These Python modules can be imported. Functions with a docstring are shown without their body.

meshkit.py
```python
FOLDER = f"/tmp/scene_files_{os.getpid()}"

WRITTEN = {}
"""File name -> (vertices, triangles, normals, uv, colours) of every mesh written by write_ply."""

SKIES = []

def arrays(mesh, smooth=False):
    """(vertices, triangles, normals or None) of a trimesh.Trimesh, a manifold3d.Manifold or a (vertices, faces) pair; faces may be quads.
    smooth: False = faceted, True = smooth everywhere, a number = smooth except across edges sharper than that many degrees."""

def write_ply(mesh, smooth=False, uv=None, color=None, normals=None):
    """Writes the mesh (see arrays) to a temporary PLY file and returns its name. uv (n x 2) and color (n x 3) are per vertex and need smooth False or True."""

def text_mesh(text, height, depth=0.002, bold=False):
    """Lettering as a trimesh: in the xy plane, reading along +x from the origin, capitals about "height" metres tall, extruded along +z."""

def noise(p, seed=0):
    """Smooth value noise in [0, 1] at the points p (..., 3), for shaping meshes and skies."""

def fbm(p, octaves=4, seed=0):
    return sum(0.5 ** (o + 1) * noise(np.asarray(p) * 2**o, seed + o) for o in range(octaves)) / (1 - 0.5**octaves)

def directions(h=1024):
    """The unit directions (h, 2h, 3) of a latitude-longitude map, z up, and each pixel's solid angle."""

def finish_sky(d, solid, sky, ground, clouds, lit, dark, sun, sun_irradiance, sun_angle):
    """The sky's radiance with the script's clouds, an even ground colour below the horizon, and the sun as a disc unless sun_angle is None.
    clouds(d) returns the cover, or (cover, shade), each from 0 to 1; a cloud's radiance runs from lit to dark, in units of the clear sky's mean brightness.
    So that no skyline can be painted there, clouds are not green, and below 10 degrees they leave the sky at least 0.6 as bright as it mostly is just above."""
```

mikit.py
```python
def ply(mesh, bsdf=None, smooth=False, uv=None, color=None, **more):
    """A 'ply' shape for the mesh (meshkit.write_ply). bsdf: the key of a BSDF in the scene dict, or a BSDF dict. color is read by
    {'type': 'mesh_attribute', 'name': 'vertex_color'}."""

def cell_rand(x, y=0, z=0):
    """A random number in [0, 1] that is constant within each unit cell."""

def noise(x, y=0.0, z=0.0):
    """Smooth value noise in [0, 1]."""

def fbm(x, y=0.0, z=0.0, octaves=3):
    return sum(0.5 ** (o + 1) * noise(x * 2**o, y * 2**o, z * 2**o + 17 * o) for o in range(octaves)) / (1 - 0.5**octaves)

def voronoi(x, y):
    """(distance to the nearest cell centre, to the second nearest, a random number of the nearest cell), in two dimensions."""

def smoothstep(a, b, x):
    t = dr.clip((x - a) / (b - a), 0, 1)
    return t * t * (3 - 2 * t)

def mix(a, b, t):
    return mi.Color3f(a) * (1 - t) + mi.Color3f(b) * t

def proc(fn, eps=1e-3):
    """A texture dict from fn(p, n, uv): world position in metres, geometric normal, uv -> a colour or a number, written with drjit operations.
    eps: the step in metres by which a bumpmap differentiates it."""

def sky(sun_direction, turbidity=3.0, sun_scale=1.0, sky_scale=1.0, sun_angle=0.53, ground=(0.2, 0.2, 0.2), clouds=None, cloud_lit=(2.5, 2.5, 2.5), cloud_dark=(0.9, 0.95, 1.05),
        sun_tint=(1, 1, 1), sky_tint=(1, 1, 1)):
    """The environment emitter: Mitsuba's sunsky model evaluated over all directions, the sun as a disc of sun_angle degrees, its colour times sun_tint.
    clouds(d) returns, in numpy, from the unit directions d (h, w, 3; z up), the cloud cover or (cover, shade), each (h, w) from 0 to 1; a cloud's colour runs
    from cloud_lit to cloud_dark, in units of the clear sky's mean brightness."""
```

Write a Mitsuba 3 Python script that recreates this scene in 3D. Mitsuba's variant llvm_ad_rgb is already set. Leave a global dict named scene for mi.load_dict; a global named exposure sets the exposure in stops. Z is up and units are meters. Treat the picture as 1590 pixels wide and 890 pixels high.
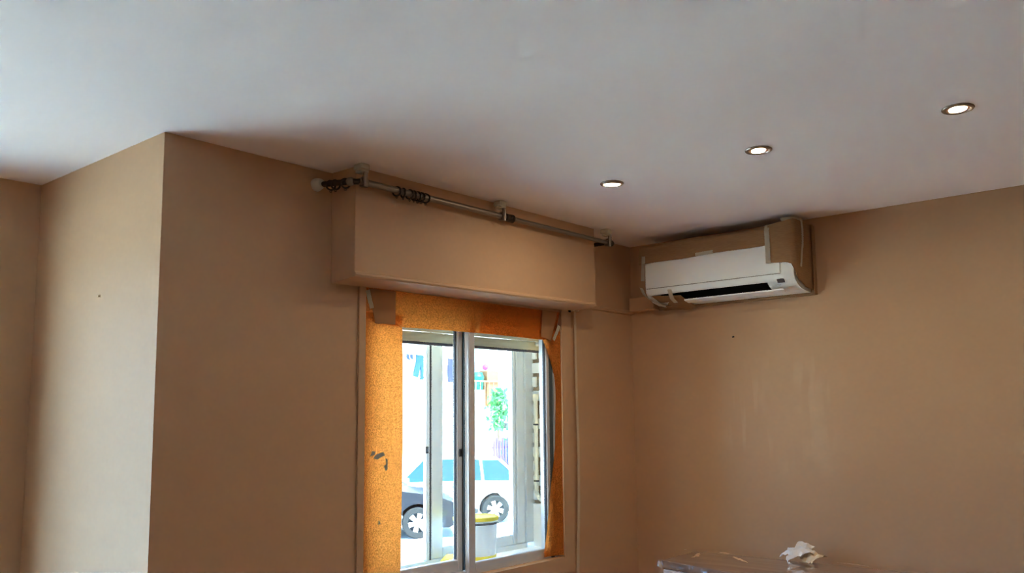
import math, random
import numpy as np, trimesh, mitsuba as mi, drjit as dr
import manifold3d as m3
import meshkit, mikit
from mikit import proc, noise, fbm, smoothstep, mix
from shapely.geometry import Polygon
from shapely.geometry import box as rect
T = mi.ScalarTransform4f
rng = random.Random(7)
nrg = np.random.default_rng(7)
scene, labels = {}, {}

# ------------------------------------------------------------------ camera, sky, exposure
EYE = np.array([0.0, 0.0, 1.6])
pan, pitch, roll = 0.8831, 0.1202, -0.0141
fw = np.array([math.sin(pan)*math.cos(pitch), math.cos(pan)*math.cos(pitch), math.sin(pitch)])
rt = np.array([math.cos(pan), -math.sin(pan), 0.0])
up0 = np.cross(rt, fw)
upv = up0*math.cos(roll) - rt*math.sin(roll)
scene['camera'] = {'type': 'perspective', 'fov': 60.9498, 'fov_axis': 'x', 'near_clip': 0.05, 'far_clip': 400.0,
                   'principal_point_offset_x': -47.52/1590, 'principal_point_offset_y': -37.09/890,
                   'to_world': T().look_at(origin=EYE.tolist(), target=(EYE+fw).tolist(), up=upv.tolist())}
scene['sky'] = mikit.sky(sun_direction=(0.02, -0.58, 1.12), turbidity=3.0, sun_scale=1.0, sky_scale=1.0, ground=(0.45, 0.44, 0.42),
                         sky_tint=(0.70, 0.99, 1.15), sun_tint=(0.72, 0.99, 1.15))
exposure = 5.0

# ------------------------------------------------------------------ materials
def flat(key, rgb, rough=0.6, spec=0.4, **k):
    scene[key] = {'type': 'twosided', 'b': {'type': 'principled', 'base_color': {'type': 'rgb', 'value': list(rgb)} if not isinstance(rgb, dict) else rgb,
                                            'roughness': rough, 'specular': spec, **k}}
def metal(key, rgb, rough=0.35):
    flat(key, rgb, rough, 0.5, metallic=1.0)

def wall_fn(p, n, uv):
    a = fbm(p.x*3.1 + p.y*2.3, p.z*2.7, 3.0)
    g = fbm(p.x*90 + p.y*70, p.z*80, 1.0)
    base = mix((0.500, 0.312, 0.175), (0.535, 0.340, 0.197), a)
    # old damp runs on the wall beside the window: paler vertical streaks with ragged outlines
    s = smoothstep(0.46, 0.62, fbm(p.y*22.0, p.z*3.0, 5.0)) * smoothstep(0.36, 0.6, fbm(p.y*4.0 + 2.0, p.z*4.5, 9.0))
    on = smoothstep(0.0, 0.3, p.z - 1.15) * smoothstep(0.0, 0.25, 1.95 - p.z) * smoothstep(0.0, 0.15, p.y - 1.45) * smoothstep(0.0, 0.15, 2.1 - p.y) * dr.select(p.x > 3.85, 1.0, 0.0)
    c = mix(base, (0.595, 0.43, 0.275), s*on*0.5)
    return c * (0.975 + 0.05*g)
flat('m_wall', proc(wall_fn), 0.58, 0.40)
def ceil_fn(p, n, uv):
    return mix((0.86, 0.83, 0.83), (0.89, 0.87, 0.87), fbm(p.x*1.7, p.y*1.7, 2.0))
flat('m_ceiling', proc(ceil_fn), 0.7, 0.25)
def floor_fn(p, n, uv):
    return mix((0.36, 0.20, 0.105), (0.46, 0.27, 0.15), fbm(p.x*2, p.y*14, 2.0))
flat('m_floor', proc(floor_fn), 0.35)
def paper_fn(p, n, uv):
    g = fbm(p.x*420, p.z*420, p.y*420, octaves=2)
    return mix((0.44, 0.120, 0.018), (0.82, 0.295, 0.062), smoothstep(0.25, 0.75, g))
scene['m_paper'] = {'type': 'principledthin', 'base_color': proc(paper_fn), 'roughness': 0.7, 'diff_trans': 1.0, 'spec_trans': 0.0, 'eta': 1.3}
flat('m_fold', (0.36, 0.185, 0.085), 0.8, 0.2)
def card_fn(p, n, uv):
    g = fbm(p.x*60, p.y*60, p.z*220.0, octaves=2)
    return mix((0.27, 0.155, 0.072), (0.34, 0.205, 0.10), g)
flat('m_card', proc(card_fn), 0.8, 0.2)
scene['m_tape'] = {'type': 'principledthin', 'base_color': {'type': 'rgb', 'value': [0.56, 0.52, 0.41]}, 'roughness': 0.6, 'diff_trans': 0.6, 'spec_trans': 0.0, 'eta': 1.3}
flat('m_scrap', (0.66, 0.47, 0.29), 0.6)
flat('m_white_plastic', (0.80, 0.85, 0.83), 0.28, 0.5)
flat('m_black', (0.004, 0.004, 0.004), 0.7, 0.1)
flat('m_screen', (0.10, 0.105, 0.11), 0.25)
flat('m_grey_print', (0.36, 0.38, 0.35), 0.5)
flat('m_alu', (0.66, 0.68, 0.70), 0.38, 0.5, metallic=0.35)
flat('m_brush', (0.07, 0.10, 0.11), 0.5)  # dark tone for the shaded sash gap and the stile groove
flat('m_seal', (0.05, 0.05, 0.06), 0.6)
flat('m_shutter', (0.52, 0.46, 0.30), 0.5)
flat('m_strap', (0.56, 0.44, 0.31), 0.8)
metal('m_rod', (0.29, 0.25, 0.205), 0.40)
metal('m_rod_dark', (0.07, 0.055, 0.045), 0.42)
flat('m_bracket', (0.58, 0.55, 0.44), 0.55)
metal('m_bezel', (0.34, 0.30, 0.26), 0.32)
metal('m_gimbal', (0.62, 0.48, 0.36), 0.25)
def wood_fn(p, n, uv):
    g = fbm(p.x*34 + 1.5*noise(p.y*2, p.x*3), p.y*2.2, p.z*20)
    return mix((0.20, 0.125, 0.085), (0.34, 0.23, 0.165), g)
flat('m_wood', proc(wood_fn), 0.45)
flat('m_white_panel', (0.84, 0.89, 0.90), 0.4)
scene['m_wrap'] = {'type': 'thindielectric', 'int_ior': 1.5, 'ext_ior': 1.0}
scene['m_pane'] = {'type': 'thindielectric', 'int_ior': 1.5, 'ext_ior': 1.0, 'specular_transmittance': {'type': 'rgb', 'value': [0.90, 0.96, 0.96]}}
flat('m_crumple', (0.80, 0.77, 0.72), 0.7)
flat('m_paper_tape', (0.74, 0.60, 0.40), 0.6)
flat('m_brick', (0.78, 0.77, 0.72), 0.7)
flat('m_mortar', (0.27, 0.20, 0.13), 0.9, 0.1)
flat('m_pipe', (0.74, 0.70, 0.55), 0.45)
flat('m_render', (0.84, 0.83, 0.81), 0.85, 0.2)
def street_fn(p, n, uv):
    return mix((0.56, 0.55, 0.53), (0.68, 0.67, 0.65), fbm(p.x*0.8, p.y*0.8, 1.0))
flat('m_street', proc(street_fn), 0.85, 0.2)
flat('m_car_white', (0.88, 0.88, 0.88), 0.25, 0.5, clearcoat=0.6, clearcoat_gloss=0.9)
flat('m_car_black', (0.014, 0.016, 0.024), 0.4, 0.2, clearcoat=0.12, clearcoat_gloss=0.8)
flat('m_car_glass', (0.02, 0.06, 0.075), 0.06, 0.8)
flat('m_tyre', (0.02, 0.021, 0.023), 0.8)
flat('m_rim', (0.62, 0.64, 0.66), 0.35, 0.5)
flat('m_plastic_dark', (0.04, 0.045, 0.05), 0.6)
flat('m_denim', (0.025, 0.07, 0.19), 0.9, 0.1)
flat('m_blue_cloth', (0.045, 0.05, 0.20), 0.9, 0.1)
flat('m_dark_cloth', (0.03, 0.045, 0.09), 0.9, 0.1)
flat('m_rust', (0.36, 0.14, 0.06), 0.8)
flat('m_green_plastic', (0.005, 0.16, 0.10), 0.5)
flat('m_rail', (0.62, 0.36, 0.13), 0.6)
flat('m_purple', (0.09, 0.05, 0.22), 0.6)
flat('m_awning', (0.16, 0.26, 0.22), 0.9)
flat('m_flower', (0.34, 0.05, 0.28), 0.8)
scene['m_leaf'] = {'type': 'principledthin', 'base_color': {'type': 'rgb', 'value': [0.10, 0.34, 0.13]}, 'roughness': 0.6, 'diff_trans': 0.7, 'spec_trans': 0.0, 'eta': 1.3}
flat('m_bark', (0.16, 0.11, 0.07), 0.9)
flat('m_yellow', (0.80, 0.62, 0.05), 0.55)

# ------------------------------------------------------------------ helpers
def put(key, mesh, mat, smooth=False, label=None, category=None, group=None, kind=None, **k):
    scene[key] = mikit.ply(mesh, mat, smooth=smooth, **k)
    tag(key, label, category, group, kind)
    return key
def tag(key, label=None, category=None, group=None, kind=None):
    d = {a: b for a, b in dict(label=label, category=category, group=group, kind=kind).items() if b}
    if d: labels[key] = d
def taken(base):
    return base in scene or base in labels or any(k.startswith(base + '__') for k in scene)
def nxt(base):
    if not taken(base): return base
    i = 1
    while taken(f'{base}_{i:03d}'): i += 1
    return f'{base}_{i:03d}'
def B(x0, x1, y0, y1, z0, z1, c=0.0):
    if c <= 0:
        return trimesh.creation.box(bounds=[[x0, y0, z0], [x1, y1, z1]])
    lo, hi = np.array([x0, y0, z0]), np.array([x1, y1, z1])
    c = min(c, 0.45*(hi-lo).min())
    pts = []
    for s in np.ndindex(2, 2, 2):
        p = np.where(s, hi, lo); d = np.where(s, -c, c)
        for a in range(3):
            q = p + d; q[a] = p[a]; pts.append(q)
    return trimesh.convex.convex_hull(np.array(pts))
def cat(*ms): return trimesh.util.concatenate([m for m in ms])
def move(m, x=0, y=0, z=0, rz=0, rx=0, ry=0):
    m = m.copy()
    for a, v in (('x', rx), ('y', ry), ('z', rz)):
        if v: m.apply_transform(trimesh.transformations.rotation_matrix(math.radians(v), [a == 'x', a == 'y', a == 'z']))
    m.apply_translation([x, y, z]); return m
def prism(poly, h, axis='y', at=0.0):
    """polygon extruded by h; axis y: polygon in (x, z); axis x: polygon in (y, z); axis z: polygon in (x, y)."""
    m = trimesh.creation.extrude_polygon(poly if hasattr(poly, 'exterior') else Polygon(poly), h, engine='earcut')
    v = m.vertices.copy()
    if axis == 'y': w = np.stack([v[:, 0], v[:, 2] + at, v[:, 1]], 1); flip = True
    elif axis == 'x': w = np.stack([v[:, 2] + at, v[:, 0], v[:, 1]], 1); flip = False
    else: w = v + [0, 0, at]; flip = False
    f = m.faces[:, ::-1] if flip else m.faces
    return trimesh.Trimesh(w, f, process=False)
def tube(path, r, n=14, closed=False, caps=True):
    P = np.array(path, float); k = len(P)
    R = np.full(k, r) if np.isscalar(r) else np.array(r, float)
    tan = np.gradient(P, axis=0) if not closed else np.roll(P, -1, 0) - np.roll(P, 1, 0)
    tan /= np.linalg.norm(tan, axis=1, keepdims=True)
    a = np.array([0.13, 0.27, 1.0]); a = a if abs(tan[0] @ a) < 0.9*np.linalg.norm(a) else np.array([1.0, 0.1, 0])
    V = []
    for i in range(k):
        a = a - tan[i]*(a @ tan[i]); a /= np.linalg.norm(a); b = np.cross(tan[i], a)
        t = np.arange(n)*2*math.pi/n
        V.append(P[i] + R[i]*(np.cos(t)[:, None]*a + np.sin(t)[:, None]*b))
    V = np.vstack(V); F = []
    for i in range(k if closed else k-1):
        j = (i+1) % k
        for s in range(n):
            s2 = (s+1) % n
            F += [[i*n+s, i*n+s2, j*n+s2], [i*n+s, j*n+s2, j*n+s]]
    if caps and not closed:
        V = np.vstack([V, P[:1], P[-1:]])
        for s in range(n):
            s2 = (s+1) % n
            F += [[k*n, s2, s], [k*n+1, (k-1)*n+s, (k-1)*n+s2]]
    return trimesh.Trimesh(V, F, process=False)
def lathe(prof, n=32):
    return trimesh.creation.revolve(np.array(prof, float), sections=n)
def torus(R, r, n=24, m=8):
    t = np.arange(n)*2*math.pi/n
    return tube(np.stack([0*t, R*np.cos(t), R*np.sin(t)], 1), r, m, closed=True)
def sheet(grid, thick=0.0):
    """A (m, n, 3) grid as a sheet; thick > 0 gives it that thickness."""
    G = np.array(grid, float); m, n = G.shape[:2]
    idx = np.arange(m*n).reshape(m, n)
    q = np.stack([idx[:-1, :-1], idx[1:, :-1], idx[1:, 1:], idx[:-1, 1:]], -1).reshape(-1, 4)
    F = np.vstack([q[:, [0, 1, 2]], q[:, [0, 2, 3]]])
    V = G.reshape(-1, 3)
    if thick <= 0: return trimesh.Trimesh(V, F, process=False)
    t = trimesh.Trimesh(V, F, process=False); N = np.array(t.vertex_normals)
    V2 = np.vstack([V, V - N*thick]); o = m*n
    rim = list(idx[0, :]) + list(idx[1:, -1]) + list(idx[-1, -2::-1]) + list(idx[-2:0:-1, 0])
    E = []
    for a, b in zip(rim, rim[1:] + rim[:1]): E += [[a, b, b+o], [a, b+o, a+o]]
    mm = trimesh.Trimesh(V2, np.vstack([F, F[:, ::-1] + o, np.array(E)]), process=False)
    trimesh.repair.fix_normals(mm); return mm
def minus(a, *bs):
    def mf(t):
        t = trimesh.Trimesh(t.vertices, t.faces); t.merge_vertices()
        return m3.Manifold(m3.Mesh(np.array(t.vertices, np.float32), np.array(t.faces, np.uint32)))
    A = mf(a)
    for b in bs: A = A - mf(b)
    o = A.to_mesh()
    return trimesh.Trimesh(o.vert_properties[:, :3], o.tri_verts, process=False)

# ------------------------------------------------------------------ the room shell
XP, YB, YA, XR, H = 1.293, 2.585, 3.53, 3.90, 2.5      # pier corner, window wall, alcove wall, right wall, ceiling
XL, YR = -2.6, -2.9
OX0, OX1, OZ0, OZ1 = 2.088, 3.278, 0.942, 2.09         # window opening
YE = 2.715                                             # outer face of the window wall
put('floor', B(XL-.2, XR+.2, YR-.2, YA+.2, -0.15, 0.0), 'm_floor', kind='structure', label='brown floor of the room')
put('ceiling', B(XL-.2, XR+.2, YR-.2, YA+.2, H, H+0.2), 'm_ceiling', kind='structure', label='smooth white ceiling with recessed spotlights')
put('wall_back', prism(rect(XP, 0, XR+.2, H).difference(rect(OX0, OZ0, OX1, OZ1)), YE-YB, 'y', YB), 'm_wall', kind='structure', label='peach wall around the window')
put('wall_left', B(XP, XP+0.16, YE, YA+.40, 0, H), 'm_wall', kind='structure', label='pale daylit side of the wall projection at the left')
labels['wall_left']['label'] = 'daylit side face of the projecting wall at the left'
AX0, AX1, AZ1 = -0.8, 1.0, 2.25
put('wall_alcove', prism(rect(XL-.2, 0, XP, H).difference(rect(AX0, 0.0, AX1, AZ1)), 0.40, 'y', YA), 'm_wall', kind='structure', label='narrow strip of alcove wall at the far left')
put('wall_right', B(XR, XR+0.2, YR-.2, YB, 0, H), 'm_wall', kind='structure', label='long peach wall on the right with the air conditioner')
put('wall_side', B(XL-.2, XL, YR-.2, YA, 0, H), 'm_wall', kind='structure')
put('wall_rear', B(XL, XR, YR-.2, YR, 0, H), 'm_wall', kind='structure')
# balcony door of the alcove (outside the frame, where the light on the left comes from)
put('door_1__frame', cat(B(AX0, AX0+.06, YA+.26, YA+.32, 0, AZ1), B(AX1-.06, AX1, YA+.26, YA+.32, 0, AZ1), B(AX0+.06, AX1-.06, YA+.26, YA+.32, AZ1-.06, AZ1),
                         B(AX0+.06, AX1-.06, YA+.26, YA+.32, 0, .06), B(.07, .13, YA+.26, YA+.32, .06, AZ1-.06)), 'm_alu')
def quad(x0, x1, y, z0, z1):
    return trimesh.Trimesh([[x0, y, z0], [x1, y, z0], [x1, y, z1], [x0, y, z1]], [[0, 1, 2], [0, 2, 3]], process=False)
scene['door_1__pane'] = mikit.ply(quad(AX0+.06, .07, YA+.288, .06, AZ1-.06), 'm_pane')
scene['door_1__pane_001'] = mikit.ply(quad(.13, AX1-.06, YA+.288, .06, AZ1-.06), 'm_pane')
tag('door_1', kind='structure', label='glazed balcony door of the alcove')
# trims
put('trim_1', prism([(YB, 2.128), (YB-.012, 2.131), (YB-.018, 2.140), (YB-.012, 2.150), (YB, 2.153)], XR-3.38, 'x', 3.38), 'm_wall', 40, kind='structure', label='thin painted moulding on the wall right of the shutter box')
arch = [rect(OX1-.002, OZ0-.07, 3.350, 2.112), rect(OX0-.03, OZ0-.07, OX0, 2.112), rect(OX0, OZ0-.07, OX1, OZ0)]
put('trim_2', cat(*[prism(a, 0.010, 'y', YB-.010) for a in arch]), 'm_wall', kind='structure', label='flat painted surround of the window')

# ------------------------------------------------------------------ shutter box over the window
def shutter_box():
    x0, x1, yf = 1.932, 3.382, 2.448
    prof = [(YB-.002, H), (yf, H), (yf, 2.128), (yf-.006, 2.122), (yf-.007, 2.115), (yf-.002, 2.109), (yf+.010, 2.107), (YB-.002, 2.098)]
    m = prism(prof, x1-x0, 'x', x0)
    v = m.vertices.copy(); low = v[:, 2] < 2.2
    v[low, 2] += -0.009 + 0.018*(v[low, 0]-x0)/(x1-x0)
    m.vertices = v
    trimesh.repair.fix_normals(m)
    put('shutter_box', m, 'm_wall', 35, label='peach painted roller shutter box projecting above the window', category='shutter box')
shutter_box()

# ------------------------------------------------------------------ window_1: the inner sliding window
def sash(root, x0, x1, y0, y1, z0, z1, st=0.05, rl=0.055, latch=None, st1=None, strip=None):
    st1 = st1 or st
    k = nxt(root + '__sash')
    c = .004
    put(k, cat(B(x0, x0+st, y0, y1, z0, z1, c), B(x1-st1, x1, y0, y1, z0, z1, c), B(x0+st-.002, x1-st1+.002, y0+.001, y1-.001, z0, z0+rl, c), B(x0+st-.002, x1-st1+.002, y0+.001, y1-.001, z1-rl, z1, c)), 'm_alu')
    ym = (y0+y1)/2
    put(k + '__pane', quad(x0+st-.004, x1-st1+.004, ym, z0+rl-.004, z1-rl+.004), 'm_pane')
    put(k + '__seal', cat(B(x0+st-.001, x0+st+.004, ym-.006, ym+.006, z0+rl, z1-rl), B(x1-st1-.004, x1-st1+.001, ym-.006, ym+.006, z0+rl, z1-rl), B(x0+st, x1-st1, ym-.006, ym+.006, z1-rl-.004, z1-rl+.001)), 'm_seal')
    if latch is not None:
        lx, ly, lz = latch
        put(k + '__latch', move(minus(B(-.008, .008, -.004, .004, -.016, .016, .002), B(-.004, .004, -.01, .01, -.010, .010)), lx, ly, lz), 'm_plastic_dark')
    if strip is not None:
        put(k + '__brush', B(strip[0], strip[1], strip[2], strip[2]+.006, z0+.004, z1-.004), 'm_brush', label='dark strip painted for the shaded sash gap and the stile groove')
def window_1():
    y0, y1 = 2.612, 2.702
    put('window_1__frame', cat(B(OX0, OX0+.022, y0, y1, OZ0, OZ1), B(OX1-.022, OX1, y0, y1, OZ0, OZ1), B(OX0+.022, OX1-.022, y0, y1, OZ1-.015, OZ1),
                               B(OX0+.022, OX1-.022, y0+.03, y1, OZ0, OZ0+.012), B(OX1-.034, OX1-.022, y0+.045, y0+.05, OZ0+.012, OZ1-.015), B(OX0+.022, OX0+.034, y0+.045, y0+.05, OZ0+.012, OZ1-.015)), 'm_alu')
    sash('window_1', OX0+.022, 2.702, 2.664, 2.696, OZ0+.012, OZ1-.015, .040, .050, latch=(2.674, 2.660, 1.447), strip=(2.687, 2.702, 2.658))  # its dark strip paints the shadowed gap where the two sashes meet
    sash('window_1', 2.688, OX1-.008, 2.622, 2.652, OZ0-.006, OZ1-.015, .038, .052, st1=.056, strip=(3.232, 3.256, 2.6205))  # its dark strip draws the groove in the right stile
    tag('window_1', kind='structure', label='inner silver aluminium sliding window')
window_1()
# outer roller shutter, rolled up to its last slats
def shutter():
    y = 2.792; z = 1.922
    for i in range(5):
        a = z + .046*i
        pr = [(y-.006, a+.001), (y-.010, a+.012), (y-.010, a+.036), (y-.006, a+.0445), (y+.004, a+.0445), (y+.004, a+.001)]
        put(nxt('roller_shutter__slat'), prism(pr, 1.50, 'x', 1.97), 'm_shutter', 40)
    put('roller_shutter__bottom_strip', B(1.97, 3.47, y-.008, y+.004, z-.010, z+.001), 'm_seal', label='dark rubber bottom strip')
    k = move(lathe([(0, 0), (.009, 0), (.012, .006), (.009, .016), (.004, .020), (0, .020)], 16), 3.330, y-.012, z+.032, rx=90)
    put('roller_shutter__stopper', k, 'm_pipe', 40, label='round cream stopper')
    tag('roller_shutter', label='cream roller shutter, raised so only its lowest slats show behind the glass', category='roller shutter')
# the wall is cut wider outside the window for the shutter: the guide posts stand there
shutter()

# ------------------------------------------------------------------ glazed enclosure outside the window (window_2) with brick side wall
YO = 3.085; XS = 3.665
put('window_2__frame', cat(B(3.600, XS, YO, YO+.05, .93, 2.30), B(1.53, 1.59, YO, YO+.05, .93, 2.30), B(1.59, 3.600, YO, YO+.05, 2.24, 2.30), B(1.59, 3.600, YO, YO+.09, .905, .930)), 'm_alu')
def outer_sash():
    k = 'window_2__sash'
    z0, z1 = .930, 2.24
    st = [B(2.877, 2.898, YO+.004, YO+.03, z0, z1, .003), B(2.915, 2.992, YO+.012, YO+.04, z0, z1, .003), B(3.498, 3.515, YO+.006, YO+.04, z0, z1, .003),
          B(3.515, 3.530, YO+.014, YO+.036, z0, z1, .002), B(3.530, 3.545, YO+.004, YO+.04, z0, z1, .003), B(3.545, 3.599, YO+.012, YO+.04, z0, z1, .003)]
    put(k, cat(*st, B(2.992, 3.498, YO+.012, YO+.036, z0, z0+.05), B(2.992, 3.498, YO+.012, YO+.036, z1-.05, z1)), 'm_alu')
    put(k + '__seal', B(2.8985, 2.9145, YO+.012, YO+.03, z0, z1), 'm_seal')
    put(k + '__pane', quad(2.990, 3.500, YO+.024, z0+.048, z1-.048), 'm_pane')
    put(k + '__latch', move(minus(B(-.008, .008, -.004, .004, -.016, .016, .002), B(-.004, .004, -.01, .01, -.010, .010)), 2.876, YO, 1.445), 'm_plastic_dark')
outer_sash()
tag('window_2', kind='structure', label='outer aluminium window a hand beyond the inner one')
put('wall_outside', cat(B(1.453, 4.1, YE, YO+.10, -.85, .905), B(1.453, 4.1, YE, YO+.10, 2.30, 2.7), B(1.453, 1.53, YE, YO+.08, .905, 2.30), B(XS+.012, 4.1, YE, YO+.10, .905, 2.30), B(XL-.2, 1.453, YA+.40, YA+.45, -.85, -.01)), 'm_render', kind='structure',
    label='rendered outer wall around the window recess')
def bricks():
    put('wall_bricks', B(XS, XS+.012, YE, YO, 1.132, 2.30), 'm_mortar', kind='structure', label='white painted bricks with brown joints beyond the glass at right')
    put('wall_bricks__base', B(XS-.012, XS+.011, YE, YO, .906, 1.130), 'm_brick')
    pit, h = .0757, .056
    z = 1.149; row = 0
    while z + h < 2.30:
        cuts = [YE+.002, 2.79, 3.045, YO] if row % 2 == 0 else [YE+.002, 2.92, YO]
        for a, b in zip(cuts, cuts[1:]):
            a2, b2 = a + (.009 if a > 2.75 else 0), b - (.009 if b < YO else 0)
            if b2 - a2 > .02:
                put(nxt('wall_bricks__brick'), B(XS-.014, XS+.002, a2, b2, z, z+h, .004), 'm_brick')
        z += pit; row += 1
bricks()
def drain():
    x, y = XS-.030, 3.045
    p = [(x, y, 1.690 - .5*t) for t in np.linspace(0, 1, 6)] + [(x-.0, y-.012, 1.168), (x, y-.03, 1.155), (x, y-.055, 1.150)]
    put('drain_pipe__tube', tube(p, .0115, 12), 'm_pipe', 60)
    put('drain_pipe__cap', move(lathe([(0, 0), (.016, 0), (.018, .02), (.014, .035), (0, .036)], 14), x, y, 1.680), 'm_pipe', 40)
    for z in (1.552, 1.252):
        put(nxt('drain_pipe__clamp'), move(cat(lathe([(.0117, -.004), (.0145, -.004), (.0145, .004), (.0117, .004), (.0117, -.004)], 14), B(.010, .018, -.004, .004, -.003, .003)), x, y, z), 'm_plastic_dark', label='dark pipe clamp')
    tag('drain_pipe', label='cream pipe clamped upright to the white bricks beyond the window', category='pipe')
drain()

# ------------------------------------------------------------------ masking paper round the window
def ripple(s, t, a=.0025, k=0):
    return a*(meshkit.noise(np.stack([s*7, t*5, 0*s + k], -1)) - .5)
def paper_left():
    zs = np.linspace(.95, 2.0, 44); us = np.linspace(0, 1, 12)
    Z, U = np.meshgrid(zs, us, indexing='ij')
    xl = 2.089 + .006*np.sin(Z*3); xr = 2.306 + .004*np.sin(Z*5.0) - .012*np.clip((1.02-Z)/.07, 0, 1)
    X = xl + (xr-xl)*U
    Y = 2.589 + .0275*U**.8 + ripple(X*3, Z*3, .004)*np.sin(np.pi*U)
    k = put('masking_paper', sheet(np.stack([X, Y, Z], -1)), 'm_paper', True, label='glowing orange paper strip masking the left side of the window', category='masking paper', group=None)
    torn = [[(2.160, 1.462), (2.196, 1.470), (2.205, 1.458), (2.178, 1.449), (2.170, 1.443), (2.150, 1.449)], [(2.212, 1.447), (2.222, 1.440), (2.222, 1.405), (2.214, 1.398), (2.205, 1.416), (2.216, 1.424)], [(2.178, 1.218), (2.187, 1.204), (2.176, 1.202)], [(2.140, 1.476), (2.158, 1.473), (2.150, 1.462), (2.132, 1.458)]]
    for t in torn:
        c = np.array(t); u = (c[:, 0].mean()-2.089)/.217
        m = prism(t, .0012, 'y', 2.589 + .0275*u**.8 - .0045)
        put(nxt(k + '__scuff'), m, 'm_grey_print', label='small grey scuff')
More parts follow.
